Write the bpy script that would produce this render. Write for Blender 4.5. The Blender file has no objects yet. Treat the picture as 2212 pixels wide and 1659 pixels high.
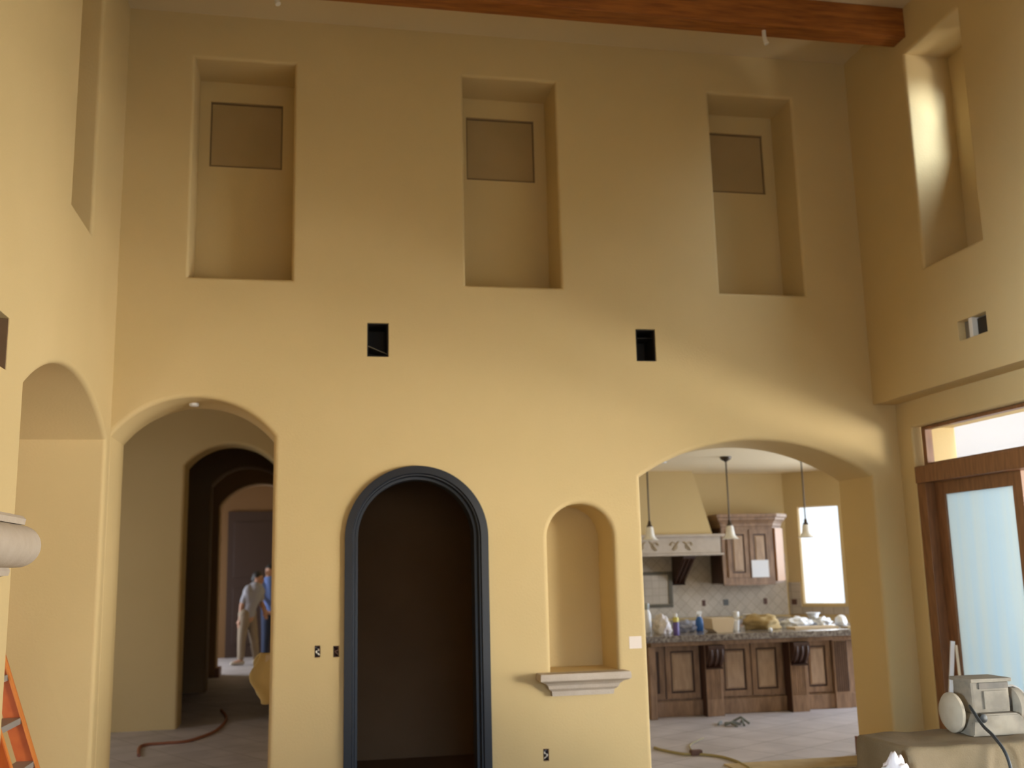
import bpy, bmesh, math, random
from mathutils import Vector, Matrix, noise
from mathutils.geometry import tessellate_polygon
PI = math.pi
random.seed(7)
SC = bpy.context.scene
COL = SC.collection

# ------------------------------------------------------------------ camera
def cam_axes(yaw, pitch, roll):
    cy, sy, cp, sp, cr, sr = math.cos(yaw), math.sin(yaw), math.cos(pitch), math.sin(pitch), math.cos(roll), math.sin(roll)
    f = Vector((sy*cp, cy*cp, sp)); r0 = Vector((cy, -sy, 0)); u0 = r0.cross(f)
    return cr*r0 + sr*u0, -sr*r0 + cr*u0, f
cd = bpy.data.cameras.new('camera'); cam = bpy.data.objects.new('camera', cd); COL.objects.link(cam)
R_, U_, F_ = cam_axes(math.radians(11.2325), math.radians(10.2291), math.radians(-1.3210))
M_ = Matrix((R_, U_, -F_)).transposed().to_4x4(); M_.translation = Vector((0, 0, 1.6))
cam.matrix_world = M_
cd.dof.use_dof = True; cd.dof.focus_distance = 4.5; cd.dof.aperture_fstop = 2.2   # the snapshot is softly focused
cd.sensor_width = 36; cd.lens = 2210.96/2212*36; cd.clip_start = .05; cd.clip_end = 200
SC.camera = cam

# ------------------------------------------------------------------ light
SC.view_settings.view_transform = 'Standard'; SC.view_settings.look = 'None'
SC.view_settings.gamma = 1; SC.view_settings.use_curve_mapping = False
SC.view_settings.exposure = 0.0
w = bpy.data.worlds.new('sky'); SC.world = w; w.use_nodes = True
bg = w.node_tree.nodes['Background']; bg.inputs[0].default_value = (.80, .90, 1, 1); bg.inputs[1].default_value = 1.6
def lamp_area(name, loc, aim, sx, sy, power, col, spread=180):
    d = bpy.data.lights.new(name, 'AREA'); d.shape = 'RECTANGLE'; d.size = sx; d.size_y = sy
    d.energy = power; d.color = col; d.spread = math.radians(spread)
    o = bpy.data.objects.new(name, d); COL.objects.link(o); o.location = loc
    o.rotation_euler = (Vector(aim)-Vector(loc)).to_track_quat('-Z', 'Z').to_euler()
    return o
sd = bpy.data.lights.new('sun', 'SUN'); sd.energy = 1.9; sd.angle = .01; sd.color = (1, .96, .93)
so = bpy.data.objects.new('sun', sd); COL.objects.link(so); so.rotation_euler = Vector((.5, .15, -.85)).to_track_quat('-Z', 'Y').to_euler()
# daylight through the open doors on the right, the opening behind the camera, and the windows, plus added fills
lamp_area('daylight_patio_doors', (6.6, 3.4, 1.3), (1.0, 4.8, .6), 4.4, 2.1, 70, (.66, .82, 1))
lamp_area('daylight_patio_bounce', (8.6, 4.2, .35), (-1.4, 5.4, 3.6), 4.5, 1.3, 135, (1, .97, .90), 75)
lamp_area('daylight_garden_bounce', (11.0, -.5, .6), (1.6, 7.7, 1.8), 4.5, 1.5, 390, (1, .95, .84), 90)
lamp_area('daylight_rear_opening', (1.9, -16.0, 1.8), (1.9, 7.7, 1.9), 8.5, 1.7, 250, (1, .94, .82))
lamp_area('daylight_rear_sky', (1.9, -16.0, 4.6), (1.9, 7.7, .4), 8.5, 1.6, 1000, (.34, .62, 1))
lamp_area('added_left_fill', (-5.0, -.2, 1.1), (4.6, 5.6, 3.4), 3.2, 1.5, 1250, (.72, .86, 1), 100)  # added cool fill for the right wall, shining through an unseen opening
lamp_area('daylight_kitchen_window', (7.75, 13.75, 1.9), (5.5, 11.0, 1.0), 1.4, 1.6, 50, (.95, .97, 1))
lamp_area('daylight_kitchen_side', (9.4, 10.2, 1.5), (4.0, 10.0, .0), 2.6, 2.0, 390, (.74, .85, 1))
lamp_area('daylight_clerestory_window', (5.8, 5.6, 5.8), (4.8, 6.82, 4.95), .9, .9, 190, (.72, .86, 1))
lamp_area('daylight_hall_window', (-4.5, 10.0, 1.5), (-1, 11.0, .2), 1.8, 1.8, 32, (1, .94, .84))
lamp_area('daylight_far_room_window', (-4.6, 19.4, 1.9), (-1.2, 19.3, .3), 2.2, 1.8, 230, (.85, .92, 1))
lamp_area('added_passage_fill', (-3.5, 3.6, 1.0), (-1.8, 7.6, 1.9), 1.4, 1.4, 45, (1, .93, .84))  # fill lamp added inside the closed passage to brighten the arch jamb

# ------------------------------------------------------------------ materials
MATS = {}
def mat(name, rgb, rough=.6, metal=0, noise_amt=0, noise_scale=8, rgb2=None, bump=0, bump_scale=200, spec=.5, stretch=None, coat=0):
    if name in MATS: return MATS[name]
    m = bpy.data.materials.new(name); m.use_nodes = True; nt = m.node_tree; b = nt.nodes['Principled BSDF']
    b.inputs['Base Color'].default_value = (*rgb, 1); b.inputs['Roughness'].default_value = rough
    b.inputs['Metallic'].default_value = metal; b.inputs['Specular IOR Level'].default_value = spec
    b.inputs['Coat Weight'].default_value = coat
    tc = nt.nodes.new('ShaderNodeTexCoord'); mp = nt.nodes.new('ShaderNodeMapping')
    if stretch: mp.inputs['Scale'].default_value = stretch
    nt.links.new(tc.outputs['Object'], mp.inputs[0])
    if rgb2:
        n = nt.nodes.new('ShaderNodeTexNoise'); n.inputs['Scale'].default_value = noise_scale; n.inputs['Detail'].default_value = 5
        r = nt.nodes.new('ShaderNodeValToRGB'); r.color_ramp.elements[0].position = .35; r.color_ramp.elements[1].position = .65
        r.color_ramp.elements[0].color = (*rgb, 1); r.color_ramp.elements[1].color = (*rgb2, 1)
        nt.links.new(mp.outputs[0], n.inputs[0]); nt.links.new(n.outputs[0], r.inputs[0]); nt.links.new(r.outputs[0], b.inputs['Base Color'])
    if bump:
        n2 = nt.nodes.new('ShaderNodeTexNoise'); n2.inputs['Scale'].default_value = bump_scale
        bp = nt.nodes.new('ShaderNodeBump'); bp.inputs['Strength'].default_value = bump; bp.inputs['Distance'].default_value = .01
        nt.links.new(mp.outputs[0], n2.inputs[0]); nt.links.new(n2.outputs[0], bp.inputs['Height']); nt.links.new(bp.outputs[0], b.inputs['Normal'])
    MATS[name] = m
    return m
PAINT = mat('tan_wall_paint', (.60, .452, .225), .75, rgb2=(.62, .466, .236), noise_scale=1.5, bump=.12, bump_scale=60, spec=.25)
CEILP = mat('ceiling_paint', (.66, .53, .33), .85, spec=.2)
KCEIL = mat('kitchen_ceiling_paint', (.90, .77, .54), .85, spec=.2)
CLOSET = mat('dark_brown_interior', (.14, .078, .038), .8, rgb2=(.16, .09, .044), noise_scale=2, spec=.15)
HALL2 = mat('shaded_hall_paint', (.30, .19, .10), .8, spec=.2)  # wall paint darkened: shade of the unlit corridor put into the colour
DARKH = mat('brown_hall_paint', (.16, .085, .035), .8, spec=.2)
STONE = mat('cast_stone', (.47, .39, .31), .7, rgb2=(.52, .44, .36), noise_scale=12, bump=.2, bump_scale=90)
BEAMM = mat('stained_beam_wood', (.21, .062, .012), .45, rgb2=(.36, .12, .022), noise_scale=6, stretch=(.6, 6, 6), bump=.2, bump_scale=30)
DOORW = mat('door_frame_wood', (.17, .068, .024), .4, rgb2=(.25, .105, .038), noise_scale=8, stretch=(5, 5, .6))
CABW = mat('glazed_cabinet_wood', (.20, .115, .065), .45, rgb2=(.33, .20, .12), noise_scale=7, stretch=(3, 3, .7))
CABD = mat('dark_glaze_and_shade', (.055, .022, .012), .5)  # grooves and carved parts; also painted shade on the pilaster sides
CABL = mat('cabinet_panel_wood', (.37, .245, .16), .45, rgb2=(.46, .32, .21), noise_scale=9, stretch=(3, 3, .7))
BASEW = mat('baseboard_wood', (.13, .040, .014), .5, rgb2=(.18, .058, .02), noise_scale=8)
STEEL = mat('dark_blue_steel', (.010, .0125, .020), .42)
METAL = mat('galvanised_metal', (.32, .29, .24), .4, metal=.7)
DUCT = mat('duct_black', (.020, .014, .010), .6)
BOXB = mat('switch_box_brown', (.10, .045, .03), .7)
WIREW = mat('wire_white', (.75, .70, .62), .6)
WIREK = mat('wire_black', (.03, .03, .03), .6)
ORANGE = mat('orange_fibreglass', (.62, .14, .025), .45, rgb2=(.55, .11, .02), noise_scale=10)
ALU = mat('dusty_aluminium', (.42, .39, .36), .55, metal=.4)
SPACK = mat('primer_white', (.80, .70, .62), .8)
TARP = mat('canvas_tarp', (.165, .12, .062), .9, rgb2=(.21, .155, .088), noise_scale=5, bump=.3, bump_scale=120)
MACH = mat('dusty_grey_metal', (.17, .145, .11), .8, rgb2=(.28, .24, .18), noise_scale=9)
MACHD = mat('dusty_dark_metal', (.09, .08, .065), .7, rgb2=(.16, .13, .10), noise_scale=12)
DUST = mat('dusty_cream_guard', (.34, .29, .21), .85, rgb2=(.42, .36, .27), noise_scale=8)
KRUB = mat('black_rubber', (.02, .022, .022), .5)
CORDM = mat('orange_brown_cord', (.28, .10, .05), .6)
CORDG = mat('yellow_green_cord', (.30, .24, .10), .6)
PAPER = mat('white_paper', (.80, .82, .86), .8)
WHITE = mat('white_plastic', (.85, .85, .86), .5)
BAGM = mat('white_plastic_bag', (.74, .70, .72), .5, bump=.6, bump_scale=25)
CARD = mat('pale_cardboard', (.66, .52, .34), .85)
CARDB = mat('brown_cardboard', (.36, .25, .10), .85, rgb2=(.44, .32, .15), noise_scale=10)
BLUE = mat('blue_plastic', (.03, .14, .42), .4)
RAGB = mat('grey_blue_cloth', (.34, .36, .46), .9)
PURP = mat('purple_label', (.12, .08, .28), .5)
YELL = mat('yellow_plastic', (.68, .60, .14), .5)
SKIN = mat('skin', (.42, .22, .14), .6)
HAIR = mat('dark_hair', (.012, .009, .008), .6)
SHIRTG = mat('grey_shirt', (.30, .29, .32), .9)
SHIRTB = mat('blue_shirt', (.12, .18, .42), .9)
PANTS = mat('khaki_trousers', (.26, .20, .14), .9)
JEANS = mat('dark_jeans', (.03, .04, .08), .9)
SHOE = mat('pale_work_shoe', (.45, .40, .34), .8)
GLASSM = mat('shade_glass', (.85, .82, .76), .35)
BRONZE = mat('dark_bronze', (.06, .042, .028), .45, metal=.5)
STUCCO = mat('outdoor_stucco', (.46, .44, .45), .9)
PATIO = mat('patio_concrete', (.55, .50, .43), .9)
DROP = mat('tan_drop_cloth', (.62, .46, .20), .9, bump=.3, bump_scale=20)

def brick_mat(name, c1, c2, mortar, scale, rot, bw=.5, bh=.5, msize=.012, rough=.5, offset=0.0, bump=.3):
    m = bpy.data.materials.new(name); m.use_nodes = True; nt = m.node_tree; b = nt.nodes['Principled BSDF']
    tc = nt.nodes.new('ShaderNodeTexCoord'); mp = nt.nodes.new('ShaderNodeMapping'); mp.inputs['Rotation'].default_value = rot
    mp.inputs['Scale'].default_value = (scale,)*3
    br = nt.nodes.new('ShaderNodeTexBrick'); br.offset = offset
    br.inputs['Color1'].default_value = (*c1, 1); br.inputs['Color2'].default_value = (*c2, 1); br.inputs['Mortar'].default_value = (*mortar, 1)
    br.inputs['Scale'].default_value = 1; br.inputs['Mortar Size'].default_value = msize; br.inputs['Brick Width'].default_value = bw; br.inputs['Row Height'].default_value = bh
    n = nt.nodes.new('ShaderNodeTexNoise'); n.inputs['Scale'].default_value = 3; n.inputs['Detail'].default_value = 4
    mx = nt.nodes.new('ShaderNodeMixRGB'); mx.blend_type = 'OVERLAY'; mx.inputs[0].default_value = .35
    nt.links.new(tc.outputs['Object'], mp.inputs[0]); nt.links.new(mp.outputs[0], br.inputs[0]); nt.links.new(tc.outputs['Object'], n.inputs[0])
    nt.links.new(br.outputs['Color'], mx.inputs[1]); nt.links.new(n.outputs[0], mx.inputs[2]); nt.links.new(mx.outputs[0], b.inputs['Base Color'])
    b.inputs['Roughness'].default_value = rough
    bp = nt.nodes.new('ShaderNodeBump'); bp.inputs['Strength'].default_value = bump; bp.inputs['Distance'].default_value = .004; bp.invert = True
    nt.links.new(br.outputs['Fac'], bp.inputs['Height']); nt.links.new(bp.outputs[0], b.inputs['Normal'])
    MATS[name] = m; return m
TROT = 60
TILEF = brick_mat('floor_tile', (.42, .385, .39), (.47, .43, .435), (.33, .30, .30), 1.0, (0, 0, math.radians(TROT)), .45, .45, .010)
SPLASH = brick_mat('tumbled_stone_splash', (.44, .37, .29), (.50, .43, .34), (.38, .31, .235), 1.0, (PI/2, 0, 0), .10, .10, .005, .7)
SPLASHD = brick_mat('diagonal_stone_splash', (.44, .37, .29), (.50, .43, .34), (.38, .31, .235), 1.0, (PI/2, 0, math.radians(45)), .11, .11, .005, .7)
def granite():
    m = bpy.data.materials.new('granite'); m.use_nodes = True; nt = m.node_tree; b = nt.nodes['Principled BSDF']
    n = nt.nodes.new('ShaderNodeTexNoise'); n.inputs['Scale'].default_value = 34; n.inputs['Detail'].default_value = 8
    tc = nt.nodes.new('ShaderNodeTexCoord'); r = nt.nodes.new('ShaderNodeValToRGB'); e = r.color_ramp.elements
    e[0].position = .36; e[0].color = (.10, .085, .08, 1); e[1].position = .66; e[1].color = (.30, .28, .26, 1)
    x = e.new(.5); x.color = (.20, .17, .155, 1)
    nt.links.new(tc.outputs['Object'], n.inputs[0]); nt.links.new(n.outputs[0], r.inputs[0]); nt.links.new(r.outputs[0], b.inputs['Base Color'])
    b.inputs['Roughness'].default_value = .18; return m
GRAN = granite()
def film(name, col, col2):
    m = bpy.data.materials.new(name); m.use_nodes = True; nt = m.node_tree; nt.nodes.clear()
    out = nt.nodes.new('ShaderNodeOutputMaterial'); tr = nt.nodes.new('ShaderNodeBsdfTranslucent'); df = nt.nodes.new('ShaderNodeBsdfDiffuse')
    mx = nt.nodes.new('ShaderNodeMixShader'); mx.inputs[0].default_value = .25
    tc = nt.nodes.new('ShaderNodeTexCoord'); mp = nt.nodes.new('ShaderNodeMapping'); mp.inputs['Scale'].default_value = (6, 6, .25)
    n = nt.nodes.new('ShaderNodeTexNoise'); n.inputs['Scale'].default_value = 1.6; n.inputs['Detail'].default_value = 3
    r = nt.nodes.new('ShaderNodeValToRGB'); r.color_ramp.elements[0].position = .35; r.color_ramp.elements[1].position = .65
    r.color_ramp.elements[0].color = (*col, 1); r.color_ramp.elements[1].color = (*col2, 1)
    nt.links.new(tc.outputs['Object'], mp.inputs[0]); nt.links.new(mp.outputs[0], n.inputs[0]); nt.links.new(n.outputs[0], r.inputs[0])
    nt.links.new(r.outputs[0], tr.inputs[0]); nt.links.new(r.outputs[0], df.inputs[0])
    nt.links.new(tr.outputs[0], mx.inputs[1]); nt.links.new(df.outputs[0], mx.inputs[2]); nt.links.new(mx.outputs[0], out.inputs[0])
    return m
FILM = film('protective_film_on_glass', (.57, .68, .75), (.64, .70, .71))
def clearglass():
    m = bpy.data.materials.new('clear_glass'); m.use_nodes = True; nt = m.node_tree; nt.nodes.clear()
    out = nt.nodes.new('ShaderNodeOutputMaterial'); tr = nt.nodes.new('ShaderNodeBsdfTransparent'); gl = nt.nodes.new('ShaderNodeBsdfGlossy')
    gl.inputs['Roughness'].default_value = .02; mx = nt.nodes.new('ShaderNodeMixShader'); mx.inputs[0].default_value = .06
    nt.links.new(tr.outputs[0], mx.inputs[1]); nt.links.new(gl.outputs[0], mx.inputs[2]); nt.links.new(mx.outputs[0], out.inputs[0])
    return m
GLASS = clearglass()

# ------------------------------------------------------------------ mesh helpers
def fin(name, bm, m, parent=None, smooth=False, sharp=40):
    bmesh.ops.recalc_face_normals(bm, faces=bm.faces[:])
    if smooth:
        for f in bm.faces: f.smooth = True
        for e in bm.edges:
            if len(e.link_faces) == 2 and e.calc_face_angle(0) > math.radians(sharp): e.smooth = False
    me = bpy.data.meshes.new(name); bm.to_mesh(me); bm.free()
    for x in (m if isinstance(m, (list, tuple)) else [m]): me.materials.append(x)
    o = bpy.data.objects.new(name, me); COL.objects.link(o)
    if parent: o.parent = parent; o.matrix_parent_inverse = parent.matrix_world.inverted()
    return o
def tag(o, label=None, cat=None, group=None, kind=None):
    if label: o['label'] = label
    if cat: o['category'] = cat
    if group: o['group'] = group
    if kind: o['kind'] = kind
    return o
def thing(name, label, cat, loc, group=None, kind=None):
    o = bpy.data.objects.new(name, None); COL.objects.link(o); o.location = loc; o.empty_display_size = .1
    o.matrix_world = Matrix.Translation(loc)
    return tag(o, label, cat, group, kind)
def box(bm, x0, x1, y0, y1, z0, z1, bev=0):
    v = [bm.verts.new(p) for p in ((x0,y0,z0),(x1,y0,z0),(x1,y1,z0),(x0,y1,z0),(x0,y0,z1),(x1,y0,z1),(x1,y1,z1),(x0,y1,z1))]
    fs = [bm.faces.new([v[i] for i in q]) for q in ((0,3,2,1),(4,5,6,7),(0,1,5,4),(1,2,6,5),(2,3,7,6),(3,0,4,7))]
    if bev:
        es = {e for f in fs for e in f.edges}
        bmesh.ops.bevel(bm, geom=list(es), offset=bev, segments=2, affect='EDGES', profile=.7)
def mk_box(name, dims, m, parent=None, bev=0):
    bm = bmesh.new(); box(bm, *dims, bev=bev); return fin(name, bm, m, parent)
def obox(bm, a, b, w, h, up=(0,0,1)):
    """a bar of section w x h from point a to point b"""
    a, b = Vector(a), Vector(b); d = (b-a).normalized(); s = d.cross(Vector(up))
    if s.length < 1e-4: s = d.cross(Vector((1,0,0)))
    s.normalize(); u = s.cross(d)
    v = [bm.verts.new(p + s*sx*w/2 + u*sz*h/2) for p in (a, b) for sx, sz in ((-1,-1),(1,-1),(1,1),(-1,1))]
    for q in ((0,1,2,3),(7,6,5,4),(0,4,5,1),(1,5,6,2),(2,6,7,3),(3,7,4,0)): bm.faces.new([v[i] for i in q])
def lathe(bm, prof, c=(0,0,0), n=24, axis='z', closed=False):
    c = Vector(c); rings = []
    for r, z in prof:
        ring = []
        for i in range(n):
            a = 2*PI*i/n; p = (r*math.cos(a), r*math.sin(a), z)
            if axis == 'x': p = (z, p[0], p[1])
            elif axis == 'y': p = (p[0], z, p[1])
            ring.append(bm.verts.new(c+Vector(p)))
        rings.append(ring)
    for k in range(len(rings)-1):
        for i in range(n): bm.faces.new((rings[k][i], rings[k][(i+1)%n], rings[k+1][(i+1)%n], rings[k+1][i]))
    for rg, pr in ((rings[0], prof[0]), (rings[-1], prof[-1])):
        if pr[0] > 1e-5: bm.faces.new(rg)
def tube(bm, pts, r, n=8):
    pts = [Vector(p) for p in pts]; rings = []; pu = None
    for i, p in enumerate(pts):
        d = (pts[min(i+1, len(pts)-1)] - pts[max(i-1, 0)]).normalized()
        if pu is None: pu = d.orthogonal().normalized()
        pu = (pu - d*pu.dot(d)).normalized(); s = d.cross(pu)
        rr = r[i] if isinstance(r, (list, tuple)) else r
        rings.append([bm.verts.new(p + (pu*math.cos(2*PI*k/n) + s*math.sin(2*PI*k/n))*rr) for k in range(n)])
    for a, b in zip(rings, rings[1:]):
        for k in range(n): bm.faces.new((a[k], a[(k+1)%n], b[(k+1)%n], b[k]))
    bm.faces.new(rings[0]); bm.faces.new(rings[-1])
def spline(pts, k=8):
    P = [Vector(p) for p in pts]; P = [P[0]] + P + [P[-1]]; out = []
    for i in range(1, len(P)-2):
        for j in range(k):
            t = j/k; a, b, c, d = P[i-1:i+3]
            out.append(.5*((2*b) + (c-a)*t + (2*a-5*b+4*c-d)*t*t + (3*b-a-3*c+d)*t**3))
    out.append(P[-2]); return out
def prism(bm, prof, f, d0, d1):
    """2-d outline prof, mapped by f(a, b, d), swept from d0 to d1"""
    A = [bm.verts.new(f(a, b, d0)) for a, b in prof]; B = [bm.verts.new(f(a, b, d1)) for a, b in prof]
    n = len(prof)
    for i in range(n): bm.faces.new((A[i], A[(i+1)%n], B[(i+1)%n], B[i]))
    bm.faces.new(A); bm.faces.new(B)

# ---- walls cut by openings with softly rounded plaster corners
def ccw(L):
    s = sum(L[i][0]*L[(i+1)%len(L)][1]-L[(i+1)%len(L)][0]*L[i][1] for i in range(len(L)))
    return L if s > 0 else L[::-1]
def offs(L, r):
    """loop (ccw) pushed outward by r with mitred corners"""
    out = []; n = len(L)
    for i in range(n):
        a, b, c = (Vector(L[(i+k)%n]) for k in (-1, 0, 1))
        d1, d2 = (b-a).normalized(), (c-b).normalized(); n1 = Vector((d1.y, -d1.x)); n2 = Vector((d2.y, -d2.x))
        m = (n1+n2); m.normalize(); out.append(b + m*(r/max(.3, m.dot(n1))))
    return [(p.x, p.y) for p in out]
def cap(bm, loops, f, d):
    L3 = [[Vector((a, b, 0)) for a, b in L] for L in loops]
    flat = [p for L in L3 for p in L]; V = [bm.verts.new(f(p.x, p.y, d)) for p in flat]
    for t in tessellate_polygon(L3):
        try: bm.faces.new([V[i] for i in t])
        except ValueError: pass
def wall(name, outer, holes, T, f, m=None, r=.03, parent=None):
    """holes: (loop, depth or None for right through, inner panel loops or None)"""
    m = m or PAINT
    bm = bmesh.new(); outer = ccw(outer); H = [(ccw(h[0]),)+tuple(h[1:]) for h in holes]
    rr = lambda h: h[3] if len(h) > 3 else r
    cap(bm, [outer]+[offs(h[0], rr(h)) for h in H], f, 0)
    cap(bm, [outer]+[offs(h[0], rr(h)) for h in H if h[1] is None]+[ccw(h[2][0]) for h in H if h[2] and h[2][1] is None], f, T)
    n = len(outer)
    for i in range(n):
        a, b = outer[i], outer[(i+1)%n]
        bm.faces.new([bm.verts.new(f(*p)) for p in ((*a, 0), (*b, 0), (*b, T), (*a, T))])
    rings_all = []
    def strip(rings):
        R = [[bm.verts.new(f(a, b, d)) for a, b in L] for L, d in rings]
        for A, B in zip(R, R[1:]):
            k = len(A)
            for i in range(k): bm.faces.new((A[i], A[(i+1)%k], B[(i+1)%k], B[i]))
    for h in H:
        L, dep, inner = h[0], h[1], h[2]; q = rr(h); S = 5; rings = []
        for s in range(S+1):
            a = PI/2*s/S; rings.append((offs(L, q*(1-math.sin(a))), q*(1-math.cos(a))))
        if dep is None:
            rings += [(o, T-d) for o, d in rings[::-1]]
            strip(rings)
        else:
            rings.append((L, dep)); strip(rings)
            if inner:
                I = ccw(inner[0]); cap(bm, [L, I], f, dep)
                if inner[1] is not None:
                    strip([(I, dep), (I, dep+inner[1])]); cap(bm, [I], f, dep+inner[1])
                else: strip([(I, dep), (I, T)])
            else: cap(bm, [L], f, dep)
    bmesh.ops.recalc_face_normals(bm, faces=bm.faces[:])
    for fa in bm.faces: fa.smooth = True
    for e in bm.edges:
        if len(e.link_faces) == 2 and e.calc_face_angle(0) > math.radians(32): e.smooth = False
    me = bpy.data.meshes.new(name); bm.to_mesh(me); bm.free(); me.materials.append(m)
    o = bpy.data.objects.new(name, me); COL.objects.link(o)
    if parent: o.parent = parent
    return tag(o, kind='structure')
def rect(a0, a1, b0, b1): return [(a0, b0), (a1, b0), (a1, b1), (a0, b1)]
def arch(a0, a1, b0, spring, apex, n=40):
    """segmental or semicircular arch outline, springing at height `spring` and rising to `apex`"""
    c = (a0+a1)/2; hw = (a1-a0)/2; h = apex-spring; out = [(a0, b0), (a1, b0)]
    if h >= hw*.97:
        for i in range(n+1):
            t = PI*i/n; out.append((c+hw*math.cos(t), spring+h*math.sin(t)))
    else:
        R = (hw*hw+h*h)/(2*h); t0 = math.asin(hw/R)
        for i in range(n+1):
            t = t0-2*t0*i/n; out.append((c+R*math.sin(t), spring+h-R+R*math.cos(t)))
    return out
FY = lambda y: (lambda a, b, d: (a, y+d, b))
FX = lambda x, s=1: (lambda a, b, d: (x+s*d, a, b))

XL, XR, X2, YF, TF, ZC = -1.415, 4.598, 4.798, 7.7, .58, 5.94
# ------------------------------------------------------------------ setting: main room
niche = lambda x0, x1: (rect(x0, x1, 3.805, 5.57), .40, (rect(x0+.085, x1-.10, 4.84, 5.40), .05), .028)
holes = [(arch(XL, -.271, -.02, 2.60, 2.889), None, None, .035),
         (arch(.262, 1.302, -.02, 1.845, 2.365), None, None, .01),
         (arch(1.777, 2.296, .832, 1.822, 2.083), .42, None, .035),
         (arch(2.535, 4.535, -.02, 2.285, 2.582), None, None, .035),
         niche(-.919, -.162), niche(1.176, 1.95), niche(3.30, 4.06),
         (rect(.409, .572, 3.216, 3.48), .28, None, .003), (rect(2.554, 2.718, 3.216, 3.48), .28, None, .003),
         (rect(.040, .080, 1.005, 1.088), .06, None, .002), (rect(.172, .213, 1.002, 1.082), .06, None, .002),
         (rect(1.700, 1.742, .205, .290), .06, None, .002)]
wall('wall_far', rect(XL-.6, X2+.35, -.1, ZC+.05), holes, TF, FY(YF))
wall('wall_left', rect(-2.5, YF, -.1, ZC+.05),
     [(arch(5.42, 7.58, -.02, 2.56, 2.846), None, None, .035), (rect(6.196, 6.80, 3.805, 5.57), .40, None, .028),
      (rect(4.80, 5.10, 2.575, 2.825), .10, None, .004), (rect(3.9, 4.5, 3.805, 5.57), .40, None, .028), (arch(-1.9, 1.7, -.02, 2.2, 2.65), None, None, .035)], .8, FX(XL, -1))  # last arch is an unseen opening, added to let the left fill in
# right wall: upper part stands proud of the recessed lower part
wall('wall_right', rect(-2.5, YF, 2.878, ZC+.05),
     [(rect(6.126, 6.822, 3.805, 5.57), .40, (rect(6.22, 6.62, 4.83, 5.40), None), .028),
      (rect(4.3, 5.0, 3.805, 5.57), .40, (rect(4.42, 4.86, 4.83, 5.40), None), .028),
      (rect(6.163, 6.487, 3.148, 3.292), .07, None, .003)], .45, FX(XR))
o = wall('wall_right', rect(-2.5, YF, -.1, 2.878), [(rect(1.2, 7.50, -.02, 2.66), None, None, .02)], .40, FX(X2))
wall('wall_rear', rect(XL-.5, X2+.4, -.1, ZC+.05), [(arch(-.7, 4.5, -.02, 1.9, 2.7), None, None, .03)], .3, lambda a, b, d: (a, -2.5-d, b))
bm = bmesh.new(); box(bm, XL-.6, X2+.5, -2.8, YF+TF, ZC, ZC+.2); tag(fin('ceiling', bm, CEILP), kind='structure')
FLOORM = mat('sub_floor', (.16, .11, .06), .8, rgb2=(.20, .14, .08), noise_scale=3)
bm = bmesh.new(); box(bm, XL-.0, X2+.4, -2.8, YF+.12, -.12, 0); tag(fin('floor', bm, FLOORM), kind='structure')
# boarded-over upper window openings at the back of the three far niches
BOARD = mat('brown_cover_board', (.38, .265, .12), .85, rgb2=(.41, .285, .135), noise_scale=3)
GAP = mat('dark_frame_gap', (.23, .15, .075), .8)
for k, (x0, x1) in enumerate(((-.919, -.162), (1.176, 1.95), (3.30, 4.06))):
    a0, a1, yb = x0+.086, x1-.101, YF+.40
    wb = bmesh.new()
    for dm in ((a0, a1, 4.841, 4.857), (a0, a1, 5.387, 5.399), (a0, a0+.008, 4.857, 5.387), (a1-.008, a1, 4.857, 5.387)): box(wb, dm[0], dm[1], yb+.012, yb+.049, dm[2], dm[3])
    wo = tag(fin('window_%d' % (4+k), wb, GAP), kind='structure')
    mk_box('cover_board', (a0+.010, a1-.010, yb+.018, yb+.045, 4.860, 5.384), BOARD, wo, .002)
# trim
mk = lambda nm, d, m: tag(mk_box(nm, d, m, bev=.004), kind='structure')
mk('baseboard_right', (4.518, 4.548, YF-.02, YF+TF+.02, 0, .15), BASEW)
mk('baseboard_far', (4.54, X2, YF-.02, YF, 0, .15), BASEW)

# ------------------------------------------------------------------ rooms beyond
Yb = YF+TF
bm = bmesh.new()
box(bm, -4.0, .12, Yb, 21.9, -.12, 0); fin_o = tag(fin('floor', bm, TILEF), kind='structure')
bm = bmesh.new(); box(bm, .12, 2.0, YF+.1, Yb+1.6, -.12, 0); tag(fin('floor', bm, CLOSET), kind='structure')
bm = bmesh.new(); box(bm, 2.0, 8.4, YF+.12, 13.9, -.12, 0); tag(fin('floor', bm, TILEF), kind='structure')
bm = bmesh.new(); box(bm, -4.0, XL, 2.0, 8.28, -.12, 0); tag(fin('floor', bm, TILEF), kind='structure')
bm = bmesh.new(); box(bm, -1.415, -.2, YF+.12, Yb, -.12, .0); tag(fin('floor', bm, TILEF), kind='structure')
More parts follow.
